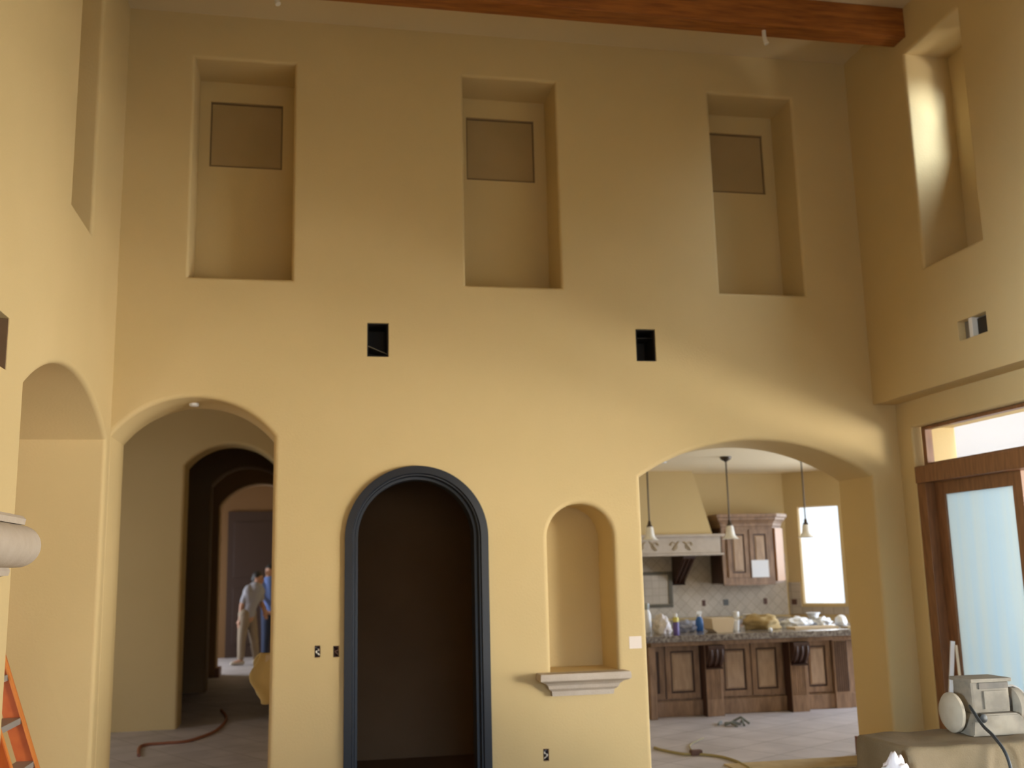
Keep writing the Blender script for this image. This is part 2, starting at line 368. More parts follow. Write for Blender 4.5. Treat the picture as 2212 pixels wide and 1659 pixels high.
# left vestibule, corridor of arches, far room
A2, A3, A4 = 11.85, 15.3, 17.5
wall('wall_hall', rect(-4.0, .12, -.1, 3.9), [(arch(-1.375, -.385, -.02, 2.81, 3.055), None, None, .035)], .45, FY(A2))
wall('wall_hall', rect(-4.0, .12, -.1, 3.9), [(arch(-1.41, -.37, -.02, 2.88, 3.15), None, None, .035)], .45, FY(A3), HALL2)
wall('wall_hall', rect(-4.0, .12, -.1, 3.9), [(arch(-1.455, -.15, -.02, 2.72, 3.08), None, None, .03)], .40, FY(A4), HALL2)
bm = bmesh.new(); box(bm, 0.12, .24, Yb, 21.9, -.1, 3.9); tag(fin('wall_hall', bm, PAINT), kind='structure')
wall('wall_hall', rect(Yb-.1, 11.9, -.1, 3.9), [(rect(9.2, 10.9, .8, 2.2), None, None, .02)], .2, FX(-4.0, -1))
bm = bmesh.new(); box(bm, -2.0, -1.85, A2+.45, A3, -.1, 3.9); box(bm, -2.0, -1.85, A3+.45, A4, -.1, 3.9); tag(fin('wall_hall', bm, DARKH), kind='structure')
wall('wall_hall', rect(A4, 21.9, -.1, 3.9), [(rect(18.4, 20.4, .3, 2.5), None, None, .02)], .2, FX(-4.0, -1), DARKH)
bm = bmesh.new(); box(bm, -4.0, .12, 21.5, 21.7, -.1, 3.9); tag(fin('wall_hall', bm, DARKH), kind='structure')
bm = bmesh.new(); box(bm, -4.2, .24, Yb, 21.9, 3.6, 3.9); tag(fin('ceiling', bm, CEILP), kind='structure')
# dark panel door in the far room
d = tag(mk_box('door_3', (-1.62, -.3, 21.44, 21.5, 0, 2.86), mat('dark_walnut_door', (.030, .012, .006), .5)), kind='structure')
for k in range(2):
    mk_box('door_panel', (-1.50, -.42, 21.42, 21.44, .25+1.3*k, 1.35+1.3*k), MATS['dark_walnut_door'], d, .01)
# side passage behind the left wall
bm = bmesh.new(); box(bm, -4.2, -4.0, 2, 8.28, -.1, 3.3); box(bm, -4.2, -1.915, 1.9, 2.0, -.1, 3.3); box(bm, -4.2, -1.915, 7.95, 8.28, -.1, 3.3)
tag(fin('wall_passage', bm, PAINT), kind='structure')
bm = bmesh.new(); box(bm, -4.2, -1.915, 1.9, 8.28, 3.2, 3.4); tag(fin('ceiling', bm, CEILP), kind='structure')
# closet behind the arched doorway
bm = bmesh.new()
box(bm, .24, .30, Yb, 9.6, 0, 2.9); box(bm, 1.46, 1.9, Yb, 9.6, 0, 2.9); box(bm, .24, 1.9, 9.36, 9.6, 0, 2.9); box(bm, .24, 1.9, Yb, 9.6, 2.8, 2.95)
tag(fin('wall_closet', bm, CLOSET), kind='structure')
# kitchen shell
tag(mk_box('wall_exterior', (5.22, 8.35, 7.90, 7.975, -.1, 3.6), STUCCO), kind='structure')
KY, KZ = 13.4, 2.84
bm = bmesh.new(); box(bm, 1.9, 6.52, KY, KY+.2, -.1, KZ+.1); box(bm, 1.88, 2.0, Yb, KY, -.1, KZ+.1)
tag(fin('wall_kitchen', bm, PAINT), kind='structure')
s2 = math.sqrt(.5)
def F45(a, b, dd): return (6.493+a*s2+dd*s2, 13.4-a*s2+dd*s2, b)
wall('wall_kitchen', rect(-.1, 2.2, -.1, KZ+.1), [(rect(.19, .745, 1.04, 2.35), None, None, .008)], .10, F45)
wall('wall_kitchen', rect(Yb, 11.9, -.1, KZ+.1), [(rect(9.0, 11.4, .5, 2.4), None, None, .02)], .25, FX(8.03))
bm = bmesh.new(); box(bm, X2, 8.3, Yb-.3, Yb, -.1, KZ+.1); tag(fin('wall_kitchen', bm, PAINT), kind='structure')
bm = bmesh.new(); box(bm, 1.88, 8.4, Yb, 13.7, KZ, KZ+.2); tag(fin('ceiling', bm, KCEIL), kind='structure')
# kitchen window
def win45(nm, a0, a1, b0, b1, dd, t, m, parent=None):
    bm = bmesh.new(); prism(bm, rect(a0, a1, b0, b1), F45, dd, dd+t); return fin(nm, bm, m, parent)
VINYL = mat('white_vinyl', (.82, .80, .76), .5)
wf = bmesh.new()
for r_ in (rect(.17, .20, 1.02, 2.37), rect(.735, .765, 1.02, 2.37), rect(.17, .765, 1.02, 1.05), rect(.17, .765, 2.34, 2.37)): prism(wf, r_, F45, .055, .095)
w2 = tag(fin('window_2', wf, VINYL), kind='structure'); win45('glass', .19, .75, 1.04, 2.35, .07, .008, GLASS, w2)
# clerestory windows in the right wall
for i, (y0, y1) in enumerate(((6.22, 6.62), (4.42, 4.86))):
    wb = bmesh.new(); x0, x1 = XR+.404, XR+.44
    for dm in ((y0-.01, y0+.025, 4.82, 5.41), (y1-.025, y1+.02, 4.82, 5.41), (y0, y1, 4.82, 4.855), (y0, y1, 5.375, 5.41)):
        box(wb, x0, x1, dm[0], dm[1], dm[2], dm[3])
    wo = tag(fin('window_%d' % (1 if i == 0 else 3), wb, DOORW), kind='structure')
    mk_box('glass', (XR+.41, XR+.418, y0+.02, y1-.02, 4.85, 5.38), GLASS, wo)
# sliding patio door in the recess, with transom above
d1 = tag(thing('door_1', None, None, (X2+.1, 7.4, 0)), kind='structure')
fr = bmesh.new(); fx0, fx1 = X2+.005, X2+.20
box(fr, fx0, fx1, 7.385, 7.498, 0, 2.20, .004)
box(fr, fx0, fx1, 1.22, 1.34, 0, 2.20, .004)
fin('door_frame', fr, DOORW, d1)
mk_box('header', (X2-.025, fx1, 1.2, 7.47, 2.20, 2.335), DOORW, d1, .01)
mk_box('sill', (fx0, fx1, 1.2, 7.498, 0, .03), DOORW, d1)
for (p0, p1, dx) in ((6.36, 7.385, 0),):
    pb = bmesh.new(); a0, a1 = X2+.085+dx, X2+.13+dx
    box(pb, a0, a1, p1-.12, p1, .03, 2.2, .003); box(pb, a0, a1, p0, p0+.10, .03, 2.2, .003)
    box(pb, a0, a1, p0+.10, p1-.12, 2.10, 2.2, .003); box(pb, a0, a1, p0+.10, p1-.12, .03, .20, .003)
    sash = fin('sash', pb, DOORW, d1); mk_box('glass', (a0+.018, a0+.026, p0+.1, p1-.12, .2, 2.10), FILM, sash)
tf = bmesh.new()
for dm in ((1.22, 7.455, 2.335, 2.36), (1.22, 7.455, 2.63, 2.655), (7.405, 7.455, 2.36, 2.63), (1.22, 1.27, 2.36, 2.63)): box(tf, X2+.06, X2+.12, *dm)
tr = fin('transom_frame', tf, DOORW, d1); mk_box('transom_glass', (X2+.085, X2+.092, 1.27, 7.405, 2.36, 2.63), GLASS, tr)
# outside: patio paving, garden wall, eave rafters
tag(mk_box('patio_floor', (X2+.4, 15, -16, 22, -.12, -.02), PATIO), kind='structure')
tag(mk_box('garden_wall', (14.5, 14.8, -12, 20, -.02, 5.0), STUCCO), kind='structure')
# the steel arch lining of the doorway
def arch_path(x0, x1, spring, apex, n=40):
    L = arch(x0, x1, 0, spring, apex, n); return [L[1]] + L[2:] + [L[0]]
def sweep_arch(bm, x0, x1, spring, apex, sect):
    """sect: closed list of (inset, y)"""
    base = arch_path(x0, x1, spring, apex); n = len(base); rings = []
    for i in range(n):
        if i == 0: t = Vector((0, 1))
        elif i == n-1: t = Vector((0, -1))
        else: t = (Vector(base[i+1])-Vector(base[i-1])).normalized()
        nn = Vector((-t.y, t.x))
        rings.append([bm.verts.new((base[i][0]+nn.x*s, y, base[i][1]+nn.y*s)) for s, y in sect])
    k = len(sect)
    for A, B in zip(rings, rings[1:]):
        for j in range(k): bm.faces.new((A[j], A[(j+1)%k], B[(j+1)%k], B[j]))
    bm.faces.new(rings[0]); bm.faces.new(rings[-1])
bm = bmesh.new()
sweep_arch(bm, .249, 1.315, 1.845, 2.378, [(0, YF-.03), (.055, YF-.035), (.062, YF-.015), (.072, YF-.015), (.078, YF+.0), (.078, YF+.04), (.098, YF+.04), (.098, YF+.20), (.0, YF+.20)])
d2 = tag(fin('door_2', bm, STEEL, smooth=True, sharp=25), kind='structure')

# ------------------------------------------------------------------ ceiling beam and its stubs
b = tag(mk_box('ceiling_beam', (XL+.01, XR, 6.765, 6.935, 5.69, ZC-.002), BEAMM, bev=.006), 'red-brown stained square timber beam under the ceiling beside the far wall', 'beam')
for x, lab in ((3.43, 'short pale wire stub hanging under the ceiling beam near its right end'), (-.28, 'short pale wire stub hanging under the ceiling beam at the top left')):
    bm = bmesh.new(); tube(bm, spline([(x, 6.85, 5.70), (x, 6.85, 5.64), (x+.004, 6.845, 5.60), (x+.012, 6.84, 5.575)], 5), [.016]*6+[.018]*6+[.02]*4, 10)
    st = tag(fin('wire_stub', bm, WIREW, smooth=True), lab, 'wire', 'wire stubs under the beam')

# ------------------------------------------------------------------ fittings in the far wall
def ledge():
    t = thing('stone_ledge', 'cream cast stone ledge under the arched alcove, moulded underneath', 'ledge', (2.01, YF, .66))
    prof = [(0, .832), (.155, .832), (.16, .815), (.16, .785), (.145, .775), (.115, .765), (.09, .745), (.08, .72), (.055, .70), (.05, .665), (0, .665)]
    bm = bmesh.new(); rings = []
    for d_, z in prof:    # mitred returns at both ends
        e = .20-d_
        rings.append([bm.verts.new(p) for p in ((1.66+e-.04, YF, z), (1.66+e-.04, YF-d_, z), (2.35-e+.04-.0, YF-d_, z), (2.35-e+.04, YF, z))])
    for A, B in zip(rings, rings[1:]):
        for j in range(3): bm.faces.new((A[j], A[j+1], B[j+1], B[j]))
    bm.faces.new([bm.verts.new(p.co) for p in rings[0]]); bm.faces.new([bm.verts.new(p.co) for p in rings[-1]])
    fin('moulding', bm, STONE, t)
ledge()
def elbox(x0, x1, z0, z1, label, wires):
    t = thing('electrical_box', label, 'electrical box', ((x0+x1)/2, YF+.05, z0), 'open electrical boxes in the far wall')
    bm = bmesh.new(); g = .002
    for dm in ((x0+g, x1-g, YF+.052, YF+.058, z0+g, z1-g), (x0+g, x0+.006, YF+.004, YF+.055, z0+g, z1-g), (x1-.006, x1-g, YF+.004, YF+.055, z0+g, z1-g),
               (x0+g, x1-g, YF+.004, YF+.055, z0+g, z0+.006), (x0+g, x1-g, YF+.004, YF+.055, z1-.006, z1-g)): box(bm, *dm)
    fin('box_shell', bm, BOXB, t)
    for k, (m, s) in enumerate(wires):
        bm = bmesh.new(); xm = (x0+x1)/2
        tube(bm, spline([(xm-.012*s, YF+.05, z1-.015), (xm+.012*s, YF+.01, z1-.03), (xm-.010*s, YF-.0, (z0+z1)/2), (xm+.012*s, YF+.005, z0+.02), (xm, YF+.045, z0+.012)], 5), .005, 6)
        fin('wire', bm, m, t, True)
elbox(.040, .080, 1.005, 1.088, 'small open switch box with loose pale wires, left of its brown neighbour', [(WIREW, 1), (WIREK, -1)])
elbox(.172, .213, 1.002, 1.082, 'small open switch box, plain brown inside, right beside the dark doorway', [(BOXB, 1)])
elbox(1.700, 1.742, .205, .290, 'small open outlet box low on the wall below the stone ledge', [(WIREK, 1), (WIREW, -1)])
def duct(x0, x1, z0, z1, label, litter):
    t = thing('air_duct', label, 'air duct', ((x0+x1)/2, YF+.2, z0), 'open air ducts in the far wall')
    bm = bmesh.new(); g = .003
    for dm in ((x0+g, x1-g, YF+.262, YF+.272, z0+g, z1-g), (x0+g, x0+.008, YF+.006, YF+.265, z0+g, z1-g), (x1-.008, x1-g, YF+.006, YF+.265, z0+g, z1-g),
               (x0+g, x1-g, YF+.006, YF+.265, z0+g, z0+.008), (x0+g, x1-g, YF+.006, YF+.265, z1-.008, z1-g)): box(bm, *dm)
    fin('duct_lining', bm, DUCT, t)
    bm = bmesh.new(); obox(bm, (x0+.01, YF+.14, z0+(.09 if litter else .2)), (x1-.01, YF+.14, z0+(.03 if litter else .2)), .20, .003)
    fin('damper_blade', bm, METAL if litter else DUCT, t)
duct(.409, .572, 3.216, 3.48, 'open black air duct in the far wall, above the dark doorway', True)
duct(2.554, 2.718, 3.216, 3.48, 'open black air duct in the far wall, above and left of the kitchen arch', False)
t = thing('air_duct', 'square duct opening in the right wall with a pale divider, left half grey', 'air duct', (XR+.05, 6.32, 3.15))
bm = bmesh.new(); box(bm, XR+.060, XR+.067, 6.166, 6.484, 3.150, 3.290); fin('duct_lining', bm, METAL, t)
mk_box('divider', (XR+.004, XR+.06, 6.325, 6.365, 3.151, 3.289), WIREW, t, .004)
mk_box('damper_blade', (XR+.035, XR+.058, 6.168, 6.31, 3.152, 3.275), DUCT, t, .004)
t = thing('air_duct', 'tall dark duct opening in the left wall at the photo edge', 'air duct', (XL-.05, 4.95, 2.58))
bm = bmesh.new(); box(bm, XL-.098, XL-.09, 4.803, 5.097, 2.578, 2.822); box(bm, XL-.09, XL-.005, 4.803, 4.81, 2.578, 2.822); fin('duct_lining', bm, DUCT, t)
mk_box('side_plate', (XL-.09, XL-.004, 5.088, 5.097, 2.578, 2.822), mat('rusty_plate', (.22, .13, .07), .7), t)
tag(mk_box('primer_patch', (2.392, 2.490, YF-.0025, YF-.0002, .982, 1.072), SPACK), 'small square patch of white primer on the wall beside the kitchen arch', 'paint patch')
bm = bmesh.new(); lathe(bm, [(0, 2.8665), (.03, 2.8665), (.036, 2.872), (.036, 2.905)], (-.876, 7.98, 0), 20)
tag(fin('recessed_light', bm, WHITE, smooth=True), 'small white round fitting in the soffit of the left arch', 'light')

# ------------------------------------------------------------------ mantel on the left wall
t = thing('fireplace_mantel', 'cream cast stone mantel shelf with a fat rounded edge on the left wall', 'mantel', (XL, 4.2, 1.5))
def sweepY(nm, prof, y0, y1, m):
    bm = bmesh.new(); prism(bm, prof, lambda a, b, d: (XL+.003+a, d, b), y0, y1)
    return fin(nm, bm, m, t, True, 30)
sweepY('cap', [(0, 1.845), (0, 1.885), (.135, 1.885), (.15, 1.87), (.145, 1.845)], 3.3, 5.0, STONE)
sweepY('torus', [(0, 1.655), (.11, 1.655)]+[(.115+.10*math.cos(a), 1.75+.095*math.sin(a)) for a in [(-80+i*10)*PI/180 for i in range(17)]]+[(0, 1.845)], 3.3, 5.02, STONE)
sweepY('fillet', [(0, 1.62), (.095, 1.62), (.10, 1.64), (.095, 1.655), (0, 1.655)], 3.32, 4.98, STONE)
sweepY('cove', [(0, 1.50), (.015, 1.50)]+[(.015+.07*(1-math.cos(i*PI/16)), 1.50+.12*math.sin(i*PI/16)) for i in range(1, 9)]+[(0, 1.62)], 3.34, 4.96, STONE)

# ------------------------------------------------------------------ stepladder in the side arch
t = thing('stepladder', 'orange stepladder with grey treads standing in the left wall arch', 'ladder', (-1.9, 6.27, 0))
lx = lambda z: -1.36-.345*z
for y in (6.52, 6.03):
    bm = bmesh.new(); obox(bm, (lx(0), y, 0), (lx(1.75), y, 1.75), .10, .028, (0, 1, 0)); fin('front_rail', bm, ORANGE, t)
    bm = bmesh.new(); obox(bm, (lx(0)+.048, y-.02*(1 if y > 6.2 else -1), .01), (lx(1.75)+.048, y-.02*(1 if y > 6.2 else -1), 1.74), .012, .035, (0, 1, 0)); fin('rail_flange', bm, mat('pale_orange_edge', (.75, .25, .05), .45), t)
    bm = bmesh.new(); obox(bm, (-2.75, y*.9+.62, 0), (lx(1.72)-.05, y, 1.72), .06, .026, (0, 1, 0)); fin('rear_rail', bm, ORANGE, t)
for k, z in enumerate((.11, .35, .59, .83, 1.07, 1.31, 1.55)):
    mk_box('tread', (lx(z)-.055, lx(z)+.045, 6.035, 6.515, z-.035, z), ALU, t, .004)
mk_box('top_cap', (lx(1.76)-.14, lx(1.76)+.07, 6.0, 6.55, 1.74, 1.80), ORANGE, t, .01)
bm = bmesh.new(); obox(bm, (-2.4, 6.05, .4), (-2.4, 6.5, .4), .02, .04); fin('rear_brace', bm, ALU, t)

# ------------------------------------------------------------------ table with tarp and grinder by the patio door
def work_table():
    t = thing('work_table', 'folding work table hidden under a tan canvas by the patio door', 'table', (3.7, 5.2, 0))
    TX0 = 2.96
    mk_box('table_top', (TX0, 4.30, 4.93, 5.40, .62, .65), CABW, t)
    for x in (3.00, 4.23):
        for y in (4.99, 5.34): mk_box('leg', (x-.02, x+.02, y-.02, y+.02, 0, .62), ALU, t)
    # cloth: a grid pushed out and down around the table
    bm = bmesh.new(); nx, ny = 130, 80; X0, X1, Y0, Y1 = TX0, 4.30, 4.93, 5.40; drop = .52; V = []
    for j in range(ny+1):
        row = []
        for i in range(nx+1):
            a = X0-drop+(X1-X0+drop*2)*i/nx; b_ = Y0-drop+(Y1-Y0+2*drop)*j/ny
            dx = max(X0-a, 0, a-X1); dy = max(Y0-b_, 0, b_-Y1); q = max(dx, dy)
            cx, cy = min(max(a, X0), X1), min(max(b_, Y0), Y1)
            s = (math.atan2(b_-5.3, a-3.6)*7)
            fold = .035*math.sin(s*2.1)+.02*math.sin(s*5.3+1)
            out = (.012+max(0, fold+.03)*min(1, q*3)) if q > 0 else 0
            x, y = cx, cy
            if q > 0:
                L = math.hypot(dx, dy); ux, uy = ((a-cx)/L, (b_-cy)/L); x += ux*(out+.09*q)*(.15 if dx > 0 and a < X0 else 1); y += uy*(out+.09*q)
                z = .656-min(1.0, max(0, q-.015))*1.15-(.02 if dx > 0 and dy > 0 else 0)
            else: z = .662+.006*noise.noise(Vector((a*6, b_*6, 0)))
            z += .01*noise.noise(Vector((x*7, y*7, z*4)))
            if q > 0: z = min(z, .658)
            row.append(bm.verts.new((x, y, max(z, .02))))
        V.append(row)
    for j in range(ny):
        for i in range(nx): bm.faces.new((V[j][i], V[j][i+1], V[j+1][i+1], V[j+1][i]))
    c = fin('canvas_tarp', bm, TARP, None, True, 80)
    sm = c.modifiers.new('thick', 'SOLIDIFY'); sm.thickness = .003; sm.offset = 1
    tag(c, 'tan canvas tarp hanging in folds over the work table', 'tarp')
    # a bunched corner of plastic on the table's left corner
    bm = bmesh.new(); bmesh.ops.create_icosphere(bm, subdivisions=4, radius=1)
    for v in bm.verts:
        n_ = noise.noise(v.co*2.3)*.35+noise.noise(v.co*6)*.14; v.co *= (1+n_); v.co = Vector((v.co.x*.075, v.co.y*.06, v.co.z*.14)) + Vector((2.86, 4.87, .50))
    tag(fin('plastic_bundle', bm, BAGM, None, True, 180), 'bunched white plastic sheeting at the left corner of the tarp-covered table', 'plastic sheet')
work_table()
def grinder():
    t = thing('bench_grinder', 'dusty grey bench machine with a round guard at each end, on the tarp', 'machine', (3.6, 5.2, .668))
    Z = .668
    bm = bmesh.new(); prism(bm, [(3.46, Z), (3.79, Z), (3.78, Z+.075), (3.745, Z+.11), (3.495, Z+.11), (3.47, Z+.075)], lambda a, b, d: (a, d, b), 5.10, 5.34)
    bmesh.ops.bevel(bm, geom=bm.edges[:], offset=.008, segments=2, affect='EDGES'); fin('base', bm, MACH, t)
    mk_box('motor_housing', (3.505, 3.735, 5.15, 5.31, Z+.11, Z+.275), MACH, t, .015)
    mk_box('top_plate', (3.497, 3.743, 5.13, 5.33, Z+.270, Z+.290), MACH, t, .006)
    mk_box('front_recess', (3.55, 3.728, 5.142, 5.155, Z+.235, Z+.268), MACHD, t, .003)
    mk_box('front_plate', (3.575, 3.715, 5.140, 5.152, Z+.13, Z+.225), MACH, t, .004)
    bm = bmesh.new(); lathe(bm, [(0, 0), (.024, 0), (.022, -.03), (.012, -.035), (0, -.035)], (3.51, 5.098, Z+.095), 18, 'y'); fin('switch_knob', bm, KRUB, t, True)
    bm = bmesh.new(); lathe(bm, [(.035, 0), (.035, .05), (.02, .05)], (3.745, 5.22, Z+.16), 18, 'x'); fin('shaft', bm, MACHD, t, True)
    bm = bmesh.new(); lathe(bm, [(.03, 0), (.03, -.06)], (3.475, 5.22, Z+.13), 18, 'x'); fin('shaft', bm, MACHD, t, True)
    bm = bmesh.new(); lathe(bm, [(0, 0), (.085, 0), (.104, -.012), (.105, -.03), (.085, -.048), (.05, -.056), (0, -.058)], (3.45, 5.22, Z+.112), 32, 'x'); fin('wheel_guard', bm, DUST, t, True, 50)
    bm = bmesh.new(); lathe(bm, [(0, 0), (.088, 0), (.10, .01), (.10, .05), (.085, .062), (0, .066)], (3.77, 5.22, Z+.13), 32, 'x'); fin('wheel_guard', bm, MACH, t, True, 50)
    bm = bmesh.new(); tube(bm, spline([(3.75, 5.2, Z+.235), (3.80, 5.2, Z+.238), (3.85, 5.19, Z+.20), (3.885, 5.18, Z+.13), (3.88, 5.18, Z+.06)], 6), .005, 6); fin('guard_rod', bm, ALU, t, True)
    bm = bmesh.new(); tube(bm, spline([(3.470, 5.12, Z+.155), (3.455, 5.08, Z+.14), (3.455, 5.0, Z+.07), (3.452, 4.91, Z+.025), (3.452, 4.825, .61), (3.455, 4.79, .45), (3.47, 4.76, .25), (3.50, 4.74, .03), (3.70, 4.64, .012), (3.9, 4.55, .012)], 8), .0085, 8)
    fin('power_cable', bm, KRUB, t, True)
grinder()
for k, (a, b_, lab) in enumerate((((4.62, 7.17, 0), (4.745, 7.135, .99), 'thin white trim stick leaning on the door frame, the left one of two'),
                                ((4.66, 6.93, 0), (4.76, 7.12, .96), 'thin white trim stick leaning on the door, the right one of two'))):
    bm = bmesh.new(); obox(bm, a, b_, .018, .030); tag(fin('trim_stick', bm, WHITE if k == 0 else mat('pale_pine', (.75, .62, .45), .7)), lab, 'trim', 'trim sticks leaning at the patio door')

# ------------------------------------------------------------------ kitchen
IZ = .79; CT = .86
def raised_panel(bm_f, bm_p, x0, x1, z0, z1, y, parent, nm='panel', bevw=.045):
    """door with stiles, rails and a raised centre; returns the door object"""
    bm = bmesh.new(); w_ = .055
    for dm in ((x0, x0+w_, z0, z1), (x1-w_, x1, z0, z1), (x0+w_, x1-w_, z0, z0+w_), (x0+w_, x1-w_, z1-w_, z1)): box(bm, dm[0], dm[1], y-.022, y, dm[2], dm[3])
    o = fin(nm, bm, CABW, parent)
    mk_box('groove', (x0+w_, x1-w_, y-.010, y-.003, z0+w_, z1-w_), CABD, o)
    if x1-x0 > .16:
        bm = bmesh.new(); a0, a1, c0, c1 = x0+w_+.02, x1-w_-.02, z0+w_+.02, z1-w_-.02; g = .018
        A = [bm.verts.new(p) for p in ((a0, y-.010, c0), (a1, y-.010, c0), (a1, y-.010, c1), (a0, y-.010, c1))]
        B = [bm.verts.new(p) for p in ((a0+g, y-.022, c0+g), (a1-g, y-.022, c0+g), (a1-g, y-.022, c1-g), (a0+g, y-.022, c1-g))]
        for i in range(4): bm.faces.new((A[i], A[(i+1)%4], B[(i+1)%4], B[i]))
        bm.faces.new(B); fin('raised_field', bm, CABL, o)
    return o
def corbel(parent, x0, x1, ztop, h, y, proj, mm=CABD, wood=CABW):
    prof = [(0, ztop), (-proj, ztop), (-proj, ztop-.03)]
    for i in range(11):
        s = i/10; prof.append((-(proj*.92*(1-s)**1.3+.035*math.sin(s*PI)+.02*(1-s)), ztop-.03-(h-.05)*s))
    prof += [(-.045, ztop-h+.012), (-.03, ztop-h), (0, ztop-h)]
    bm = bmesh.new(); prism(bm, prof, lambda a, b, d: (d, y+a, b), x0, x1)
    o = fin('corbel', bm, mm, parent, True, 40)
    bm = bmesh.new(); n_ = 3     # carved leaf ribs on its face
    for k in range(n_):
        x = x0+(x1-x0)*(k+.5)/n_
        tube(bm, [(x, y-proj*.9*(1-s/8)**1.3-.035*math.sin(s/8*PI)-.016, ztop-.04-(h-.07)*s/8) for s in range(9)], [.012+.008*math.sin(s/8*PI) for s in range(9)], 8)
    fin('carved_leaf', bm, mm, o, True)
    return o
def island():
    t = thing('kitchen_island', 'long brown kitchen island with raised panels and carved corbels', 'kitchen island', (5.0, 11.3, 0))
    mk_box('carcass', (3.62, 6.45, 10.92, 11.62, 0, .75), CABW, t)
    mk_box('base_skirting', (3.60, 6.45, 10.885, 10.92, 0, .16), CABW, t, .01)
    mk_box('top_moulding', (3.57, 6.5, 10.72, 11.66, .745, IZ), CABW, t, .012)
    mk_box('end_post', (3.545, 3.615, 10.73, 10.92, 0, .745), CABW, t, .008)
    Y = 10.92
    for a, b_ in ((3.625, 3.765), (3.785, 4.165), (4.395, 4.76), (4.775, 5.13), (5.385, 5.715)):
        x0, x1 = a, b_
        raised_panel(None, None, x0, x1, .185, .735, Y, t, 'door')
    for x0, x1 in ((4.185, 4.375), (5.165, 5.36), (5.73, 5.92)):
        deep = x0 < 5.6
        y0 = 10.76 if deep else 10.86
        p = mk_box('pilaster', (x0, x1, y0, Y, 0, .745), CABW, t, .004)
        bm = bmesh.new()
        for k in range(6):
            x = x0+.03+(x1-x0-.06)*k/5; obox(bm, (x, y0-.001, .18), (x, y0-.001, .48 if deep else .72), .012, .008, (0, 1, 0))
        fin('reeding', bm, CABD if not deep else CABW, p)
        if deep:
            mk_box('side_shadow_strip', (x0-.006, x0-.0005, y0+.004, Y, .0, .745), CABD, p)  # dark strip stands in for the shade on the pilaster's left side
            corbel(t, x0+.005, x1-.005, .742, .25, y0, .10)
    c = tag(mk_box('granite_countertop', (3.50, 6.55, 10.64, 11.72, IZ+.002, CT), GRAN, bev=.012), 'speckled grey-brown granite countertop on the island, strewn with clutter', 'countertop')
island()
# range hood
t = thing('range_hood', 'tan plaster range hood tapering to the ceiling over a carved stone band', 'range hood', (4.28, KY, 1.72))
cx = 4.28
bm = bmesh.new()
L = [(.90, .58, 1.985), (.745, .38, 2.84)]
rings = [[bm.verts.new(p) for p in ((cx-hw, KY, z), (cx-hw, KY-dp, z), (cx+hw, KY-dp, z), (cx+hw, KY, z))] for hw, dp, z in L]
for A, B in zip(rings, rings[1:]):
    for j in range(3): bm.faces.new((A[j], A[j+1], B[j+1], B[j]))
fin('tapered_body', bm, PAINT, t)
mk_box('stone_band', (cx-1.00, cx+1.00, KY-.60, KY, 1.745, 1.955), STONE, t, .01)
mk_box('band_cap', (cx-1.05, cx+1.05, KY-.65, KY, 1.955, 1.99), STONE, t, .01)
mk_box('band_foot', (cx-1.03, cx+1.03, KY-.63, KY, 1.715, 1.745), STONE, t, .01)
for x, s in ((4.40, 1), (4.62, -1), (4.86, 1), (3.7, -1), (3.94, 1), (4.16, -1)):
    bm = bmesh.new(); pts = [(x+s*(.02+.012*a)*math.cos(a), KY-.606, 1.85+(.02+.010*a)*math.sin(a)) for a in [i*.35 for i in range(14)]]
    tube(bm, pts, [.012-.0006*i for i in range(14)], 6)
    tube(bm, spline([(x-.09*s, KY-.604, 1.90), (x-.05*s, KY-.607, 1.86), (x, KY-.606, 1.79)], 4), .009, 6)
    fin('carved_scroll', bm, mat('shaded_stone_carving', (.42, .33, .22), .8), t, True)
for x0 in (4.80, 3.59):
    corbel(t, x0, x0+.17, 1.713, .38, KY-.021, .46)
# backsplash, framed tile panel, back counter
tag(mk_box('wall_kitchen_tile', (2.1, 6.45, KY-.02, KY, .90, 1.72), SPLASHD), kind='structure')
def F45t(a, b, dd): return F45(a, b, -dd)
bm = bmesh.new(); prism(bm, rect(.0, .16, .90, 1.33), F45t, .0, .018); prism(bm, rect(.16, 2.0, .90, 1.0), F45t, .0, .018); tag(fin('wall_kitchen_tile', bm, SPLASH), kind='structure')
t = thing('tile_picture', 'framed rectangle of stone tile behind the stove under the hood', 'tile panel', (4.2, KY-.03, 1.05))
fx = (3.765, 4.79); bm = bmesh.new()
for dm in ((fx[0], fx[1], 1.47, 1.515), (fx[0], fx[1], 1.045, 1.09), (fx[0], fx[0]+.06, 1.09, 1.47), (fx[1]-.06, fx[1], 1.09, 1.47)): box(bm, dm[0], dm[1], KY-.045, KY-.021, dm[2], dm[3], .005)
fin('pencil_frame', bm, mat('dark_pencil_tile', (.10, .085, .06), .4), t)
mk_box('tile_field', (fx[0]+.06, fx[1]-.06, KY-.035, KY-.021, 1.09, 1.47), SPLASH, t)
tag(mk_box('back_counter', (2.1, 6.40, KY-.64, KY-.021, .835, .875), GRAN, bev=.008), 'granite counter along the kitchen back wall under the backsplash', 'countertop')
t = thing('base_cabinet', 'brown base cabinet run under the back kitchen counter', 'cabinet', (4.2, KY-.3, 0))
mk_box('carcass', (2.1, 6.38, KY-.60, KY-.021, 0, .833), CABW, t)
for k in range(7): raised_panel(None, None, 2.15+.6*k, 2.70+.6*k, .12, .80, KY-.60, t, 'door')
